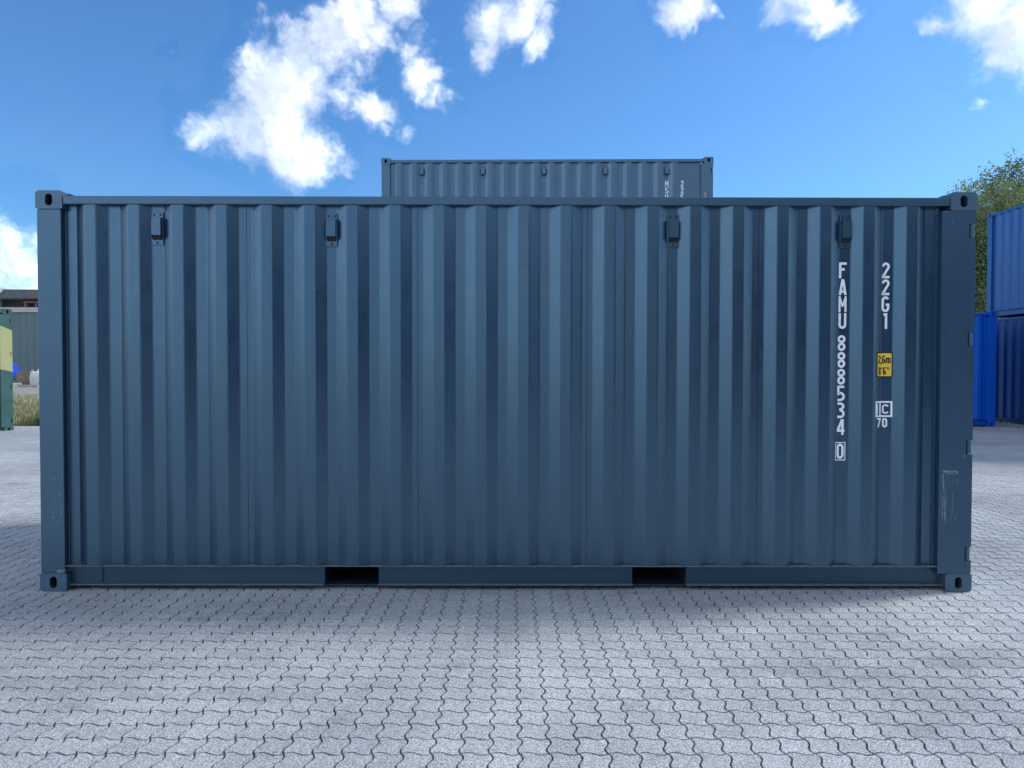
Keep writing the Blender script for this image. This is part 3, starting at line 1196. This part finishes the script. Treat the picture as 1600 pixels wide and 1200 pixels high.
# ------------------------------------------------------------------ trees
def leaf_mat(name, a, b_):
    mt, N, b = new_mat(name)
    oi = N.node('ShaderNodeNewGeometry', out=8) if False else None
    p = obj_coord(N)
    n = N.noise(p, 1.1, 3.0, 0.6)
    f_ = N.noise(p, 14.0, 2.0, 0.6)
    c = N.mix(N.ramp(N.m('ADD', N.m('MULTIPLY', n, .6), N.m('MULTIPLY', f_, .4)), 0.38, 0.62), rgb(*a), rgb(*b_))
    N.l.new(c, b.inputs['Base Color'])
    b.inputs['Roughness'].default_value = 0.55
    tr = N.n.new('ShaderNodeBsdfTranslucent')
    N.l.new(N.mix(0.5, c, rgb(0.20, 0.26, 0.05)), tr.inputs[0])
    mx = N.n.new('ShaderNodeMixShader')
    mx.inputs[0].default_value = 0.42
    N.l.new(b.outputs[0], mx.inputs[1])
    N.l.new(tr.outputs[0], mx.inputs[2])
    N.l.new(mx.outputs[0], N.n['Material Output'].inputs[0])
    return mt


M_leaf_a = leaf_mat('birch_leaf', (0.135, 0.20, 0.085), (0.29, 0.36, 0.18))
M_leaf_b = leaf_mat('dark_leaf', (0.08, 0.125, 0.06), (0.175, 0.235, 0.12))
M_bark = plain('bark', (0.13, 0.115, 0.10), 0.9, 0.4, 6.0)


def tree(name, label, x, y, h, lobes, leafmat, seed, n_clumps, droop, leaf=.085, trunk_r=.2):
    """tapered trunk, forked limbs to every lobe, crown of single leaves along hanging or spreading twigs"""
    rnd = random.Random(seed)
    t = thing(name, label, 'tree', (x, y, zg(y) - .03), 0.0, 'trees behind the blue containers')
    tm = MB()
    tm.tube([(0, 0, 0), (.05, .02, h * .25), (-.04, .05, h * .5), (.05, 0, h * .78)], [trunk_r, trunk_r * .8, trunk_r * .55, trunk_r * .2], 9)
    lv, lf = [], []
    for (lx, ly, lz, r) in lobes:
        c = Vector((lx, ly, lz))
        st = Vector((0, 0, min(lz * .62, h * .6)))
        mid = st.lerp(c, .5) + Vector((0, 0, .25))
        tm.tube([tuple(st), tuple(mid), tuple(c)], [trunk_r * .4, trunk_r * .22, .02], 6)
        for _ in range(int(n_clumps * r * r)):
            u = Vector((rnd.gauss(0, 1), rnd.gauss(0, 1), rnd.gauss(0, 1)))
            if u.length < 1e-6:
                continue
            u.normalize()
            rr = r * rnd.uniform(.25, 1.08) ** .6
            base = c + Vector((u.x * rr, u.y * rr, u.z * rr * .85))
            # a twig
            dirv = (u * .8 + Vector((rnd.uniform(-.4, .4), rnd.uniform(-.4, .4), rnd.uniform(-.2, .4) - droop))).normalized()
            ln = rnd.uniform(.35, .9)
            if rnd.random() < .35:
                tm.tube([tuple(c.lerp(base, .55)), tuple(base)], [.012, .006], 4, False)
            tip = base + dirv * ln
            for k in range(rnd.randint(9, 15)):
                s = rnd.random()
                p = base + dirv * ln * s + Vector((0, 0, -droop * .5 * s * s * ln)) + Vector((rnd.gauss(0, .07), rnd.gauss(0, .07), rnd.gauss(0, .07)))
                a = Vector((rnd.gauss(0, 1), rnd.gauss(0, 1), rnd.gauss(0, .6) - droop)).normalized()
                b = a.cross(Vector((rnd.gauss(0, 1), rnd.gauss(0, 1), rnd.gauss(0, 1)))).normalized()
                L = leaf * rnd.uniform(.7, 1.4)
                n = len(lv)
                lv += [tuple(p - a * L * .6), tuple(p + b * L * .32), tuple(p + a * L * .6), tuple(p - b * L * .32)]
                lf.append((n, n + 1, n + 2, n + 3))
    tm.build('trunk', M_bark, t, smooth=True, fix=False)
    me = bpy.data.meshes.new('crown')
    me.from_pydata(lv, [], lf)
    me.materials.append(leafmat)
    link('crown', me, t)
    return t


ty = 26.0
tree('birch_tree', 'drooping pale green birch behind the corner of the foreground container', 19.6, ty, 9.5,
     [(0.6, 0, 8.2, 1.5), (1.5, .5, 7.9, 1.3), (-.2, 0, 7.2, 1.3), (1.6, 0, 6.6, 1.6), (.2, .4, 5.8, 1.6), (1.3, .6, 5.0, 1.6), (-.1, 0, 4.2, 1.6),
      (1.2, 0, 3.3, 1.5), (-.7, .3, 8.0, .55), (-1.3, .2, 7.7, .45), (2.6, 0, 7.4, 1.3), (.3, 0, 2.4, 1.3), (-1.3, 0, 6.0, 1.0), (-1.6, 0, 4.4, 1.0)],
     M_leaf_a, 3, 230, .85, .072)
tree('broadleaf_tree', 'taller dark leaved tree above the blue containers at the right edge', 23.4, ty + 2.5, 11.0,
     [(0, 0, 9.8, 1.2), (-1.0, 0, 9.0, 1.2), (.9, .3, 8.9, 1.4), (-.3, -.3, 7.9, 1.6), (1.6, 0, 7.4, 1.6), (-1.4, 0, 7.0, 1.3), (.2, 0, 6.2, 1.7), (-1.2, .3, 5.2, 1.5), (1.5, 0, 5.0, 1.6)],
     M_leaf_b, 5, 150, .15, .10, .24)

# ------------------------------------------------------------------ warehouse and yard clutter on the left
M_wallg = plain('grey_cladding', (0.130, 0.190, 0.195), 0.6, 0.08, 0.6)
M_roof = plain('dark_roof_felt', (0.060, 0.064, 0.072), 0.8, 0.15, 2.0)
M_trim = plain('pale_fascia', (0.52, 0.50, 0.47), 0.7, 0.12, 3.0)
M_wood = plain('bare_roof_timber', (0.24, 0.13, 0.09), 0.8, 0.3, 5.0)
M_pallet = plain('grey_pallet_wood', (0.42, 0.40, 0.37), 0.85, 0.25, 8.0)
M_tarp = plain('blue_tarpaulin', (0.010, 0.075, 0.62), 0.45, 0.15, 3.0)
M_bag = plain('white_woven_bag', (0.62, 0.61, 0.59), 0.8, 0.12, 5.0)
M_crate = plain('brown_crate_board', (0.23, 0.185, 0.15), 0.85, 0.25, 6.0)
wz = 0.16
wh = thing('warehouse', 'grey warehouse with dark roof beyond the left end of the container', 'building', (-30.0, 49.3, wz))
m = MB()
for k in range(40):
    xa = -8.4 + k * .55
    m.box(xa, xa + .535, 0.0, .06, 0.0, 5.45)
m.box(-8.4, 13.6, .05, .5, 0, 5.45)
m.build('wall', M_wallg, wh)
MB().box(-8.6, 13.8, -.14, .3, 5.45, 5.82).build('fascia', M_trim, wh, bevel=.02)
MB().box(-8.3, 13.8, .40, .65, 5.82, 6.5).build('eave_recess', M_roof, wh)
e = MB()
for k in range(24):
    xa = -6.3 + k * .8
    e.box(xa, xa + .12, -.12, .36, 5.86, 6.12)
e.box(-6.4, 13.8, -.10, -.02, 6.16, 6.28)
e.build('eave_timbers', M_wood, wh)
rf = MB()
rf.prism([(-.35, 6.38), (-.35, 6.50), (.55, 7.22), (9.0, 7.5), (9.0, 7.2), (.75, 6.9)], 'x', -8.3, 13.9)
roof = rf.build('roof', M_roof, wh)
MB().prism([(-.42, 5.85), (-.42, 6.58), (.50, 7.30), (9.0, 7.58), (9.0, 7.0), (.8, 5.85)], 'x', -8.55, -8.31).build('verge_board', M_trim, roof)
# blue covered boat on a trailer
tr = thing('covered_trailer', 'small trailer under a rounded bright blue tarpaulin beside the green container', 'trailer', (-35.45, 45.0, wz - .08))
m = MB()
sec = []
for k in range(13):
    a = pi * k / 12
    sec.append((cos(a) * .95, .75 + max(0, sin(a)) ** .7 * 1.35))
n0 = 0
rows = []
for q in range(9):
    s = -1.35 + 2.7 * q / 8
    sc = sqrt(max(0.02, 1 - (abs(s) / 1.42) ** 2.6))
    rows.append([(s, p[0] * (.55 + .45 * sc), .72 + (p[1] - .75) * sc + .02) for p in sec])
for r_ in rows:
    m.v += r_
for q in range(8):
    for k in range(12):
        a = q * 13 + k
        m.f.append((a, a + 1, a + 14, a + 13))
m.f.append(tuple(range(13)))
m.f.append(tuple(8 * 13 + k for k in range(13)))
m.build('tarpaulin', M_tarp, tr, smooth=True)
MB().box(-1.35, 1.35, -.8, .8, .56, .70).box(1.35, 2.2, -.05, .05, .52, .60).build('trailer_frame', M_steel, tr, bevel=.02)
for s in (-1, 1):
    MB().tube([(0, s * .86 - .08, .30), (0, s * .86 + .08, .30)], .30, 18).build('wheel', M_rubber, tr)


def pallet_stack(x, y, n, label, seed):
    rnd = random.Random(seed)
    for k in range(n):
        p = thing('pallet', label[k], 'pallet', (x + rnd.uniform(-.04, .04), y, wz + .001 + k * .146), rnd.uniform(-.04, .04), 'pallets by the warehouse')
        for i in range(5):
            MB().box(-.6, .6, -.4 + i * .175, -.3 + i * .175, .122, .144).build('slat', M_pallet, p)
        for i in range(3):
            MB().box(-.6 + i * .55, -.5 + i * .55, -.4, .4, .022, .1215).build('bearer', M_pallet, p)
        MB().box(-.6, .6, -.4, -.3, 0, .0215).box(-.6, .6, .3, .4, 0, .0215).build('base_board', M_pallet, p)


pallet_stack(-33.4, 43.2, 2, ['lower grey wooden pallet on the gravel before the warehouse', 'upper grey wooden pallet on the gravel before the warehouse'], 1)
pallet_stack(-32.0, 43.4, 1, ['grey wooden pallet lying nearest the foreground container'], 2)


def bag(name, label, cat, x, y, z, w, h, mat, seed):
    rnd = random.Random(seed)
    m_ = MB()
    rows_ = 6
    for q in range(rows_ + 1):
        t_ = q / rows_
        bul = 1 + .10 * sin(pi * t_) - (.12 if q == rows_ else 0)
        for k in range(12):
            a = 2 * pi * k / 12
            r_ = w / 2 * bul / max(abs(cos(a)), abs(sin(a))) ** .8 * rnd.uniform(.97, 1.03)
            m_.v.append((cos(a) * r_, sin(a) * r_, h * t_))
    for q in range(rows_):
        for k in range(12):
            m_.f.append((q * 12 + k, q * 12 + (k + 1) % 12, (q + 1) * 12 + (k + 1) % 12, (q + 1) * 12 + k))
    m_.f.append(tuple(range(12))[::-1])
    m_.f.append(tuple(rows_ * 12 + k for k in range(12)))
    t_ = thing(name, label, cat, (x, y, z))
    m_.build('sack_body', mat, t_, smooth=True)
    for (sx, sy) in ((-1, -1), (1, -1), (1, 1), (-1, 1)):
        MB().tube([(sx * w * .38, sy * w * .38, h * .9), (sx * w * .30, sy * w * .3, h + .14), (sx * w * .2, sy * w * .3, h * .95)], .025, 5).build('lifting_loop', mat, t_)
    return t_


bag('bulk_bag', 'white bulk bag beside the brown crate before the warehouse', 'bag', -32.25, 44.6, wz + .001, .95, 1.05, M_bag, 4)
cr = thing('wooden_crate', 'brown slatted crate between the blue trailer and the white bag', 'crate', (-33.2, 44.7, wz + .001))
for i in range(6):
    MB().box(-.42, .42, -.42, -.40, .05 + i * .17, .19 + i * .17).build('slat', M_crate, cr)
    MB().box(-.42, .42, .40, .42, .05 + i * .17, .19 + i * .17).build('slat', M_crate, cr)
for sx in (-1, 1):
    MB().box(sx * .42 - .01, sx * .42 + .01, -.395, .395, .05, 1.04).build('side_panel', M_crate, cr)
    for sy in (-1, 1):
        MB().box(sx * .385 - .03, sx * .385 + .03, sy * .36 - .03, sy * .36 + .03, 0, 1.06).build('corner_batten', M_crate, cr)
dh = thing('scrap_heap', 'dark heap of scrap between the blue trailer and the brown crate', 'heap', (-33.85, 45.6, wz))
rnd = random.Random(9)
for k in range(14):
    m = MB()
    a, r_ = rnd.uniform(0, 6.28), rnd.uniform(0, .5)
    s = rnd.uniform(.15, .38)
    z_ = max(0, .7 - r_ * 1.2) * rnd.random()
    m.tube([(r_ * cos(a) - s, r_ * sin(a), z_ + s * .6), (r_ * cos(a) + s * rnd.random(), r_ * sin(a) + s * rnd.uniform(-1, 1), z_ + s * rnd.uniform(.4, 1.6))],
           [s * .5, s * .4], 6)
    m.build('scrap_piece', M_dark, dh)

# ------------------------------------------------------------------ tall dry grass between the yard and the warehouse
def grass_mat():
    mt, N, b = new_mat('tall_dry_grass')
    p = world_pos(N)
    n = N.noise(p, 1.3, 3.0, 0.6)
    z = N.sep(p)[2]
    c = N.mix(N.ramp(n, 0.35, 0.65), rgb(0.13, 0.16, 0.05), rgb(0.42, 0.37, 0.19))
    f_ = N.noise(p, 30.0, 2.0, 0.6)
    c = N.mix(N.ramp(f_, 0.45, 0.7, 0.0, 0.6), c, rgb(0.50, 0.45, 0.27))
    N.l.new(c, b.inputs['Base Color'])
    b.inputs['Roughness'].default_value = 0.7
    return mt


M_grass = grass_mat()


def grass(name, label, patches, seed):
    rnd = random.Random(seed)
    gv, gf = [], []
    for (x0, x1, y0, y1, n, h0, h1) in patches:
        for _ in range(n):
            x, y = rnd.uniform(x0, x1), y0 + (y1 - y0) * rnd.random() ** 1.4
            h = rnd.uniform(h0, h1) * (0.7 + .6 * (0.5 + .5 * sin(x * 1.7 + y)))
            a = rnd.uniform(0, pi)
            w = rnd.uniform(.006, .013)
            dx, dy = cos(a) * w, sin(a) * w
            lx, ly = rnd.gauss(0, .12) * h, rnd.gauss(0, .12) * h
            z = zg(y) - .03
            k = len(gv)
            gv += [(x - dx, y - dy, z), (x + dx, y + dy, z), (x + lx * .4 + dx * .7, y + ly * .4 + dy * .7, z + h * .6),
                   (x + lx * .4 - dx * .7, y + ly * .4 - dy * .7, z + h * .6), (x + lx * 1.3, y + ly * 1.3, z + h)]
            gf += [(k, k + 1, k + 2, k + 3), (k + 3, k + 2, k + 4)]
    me_ = bpy.data.meshes.new(name)
    me_.from_pydata(gv, [], gf)
    me_.materials.append(M_grass)
    o = link(name, me_, kind='stuff')
    o['label'] = label
    o['category'] = 'grass'
    return o


grass('tall_grass', 'tall dry grass growing along the edge of the paving on the left',
      [(-16, -6.2, 11.45, 13.0, 9000, .14, .38), (-18, -7, 13.0, 20.0, 12000, .12, .34), (-22, -12, 20, 27, 4000, .1, .3)], 11)
grass('weeds', 'low weeds at the foot of the blue containers', [(10.4, 11.6, 11.30, 11.46, 260, .02, .09), (10.95, 11.8, 11.5, 13.0, 220, .03, .10)], 12)


# ------------------------------------------------------------------ the wood along the horizon
def far_wood():
    rnd_ = random.Random(21)
    wv, wf = [], []
    for k in range(260):
        x_ = -260 + 2 * k + rnd_.uniform(-1.5, 1.5)
        y_ = rnd_.uniform(95, 125)
        hh = rnd_.uniform(5.0, 9.5)
        for _ in range(70):
            a_, q = rnd_.uniform(0, 2 * pi), rnd_.random() ** .5
            zz = hh * rnd_.uniform(.08, 1.0)
            rr = 2.4 * q * (1.05 - (zz / hh) ** 2.2)
            p = Vector((x_ + rr * cos(a_), y_ + rr * sin(a_), .15 + zz))
            u = Vector((rnd_.gauss(0, 1), rnd_.gauss(0, 1), rnd_.gauss(0, 1))).normalized()
            v_ = u.cross(Vector((rnd_.gauss(0, 1), rnd_.gauss(0, 1), rnd_.gauss(0, 1)))).normalized()
            e_ = rnd_.uniform(.35, .75)
            n = len(wv)
            wv += [tuple(p - u * e_), tuple(p + v_ * e_ * .7), tuple(p + u * e_), tuple(p - v_ * e_ * .7)]
            wf.append((n, n + 1, n + 2, n + 3))
    me_ = bpy.data.meshes.new('far_wood')
    me_.from_pydata(wv, [], wf)
    me_.materials.append(M_leaf_b)
    o_ = link('far_wood', me_, kind='stuff')
    o_['label'] = 'distant belt of trees along the horizon'
    o_['category'] = 'trees'


far_wood()
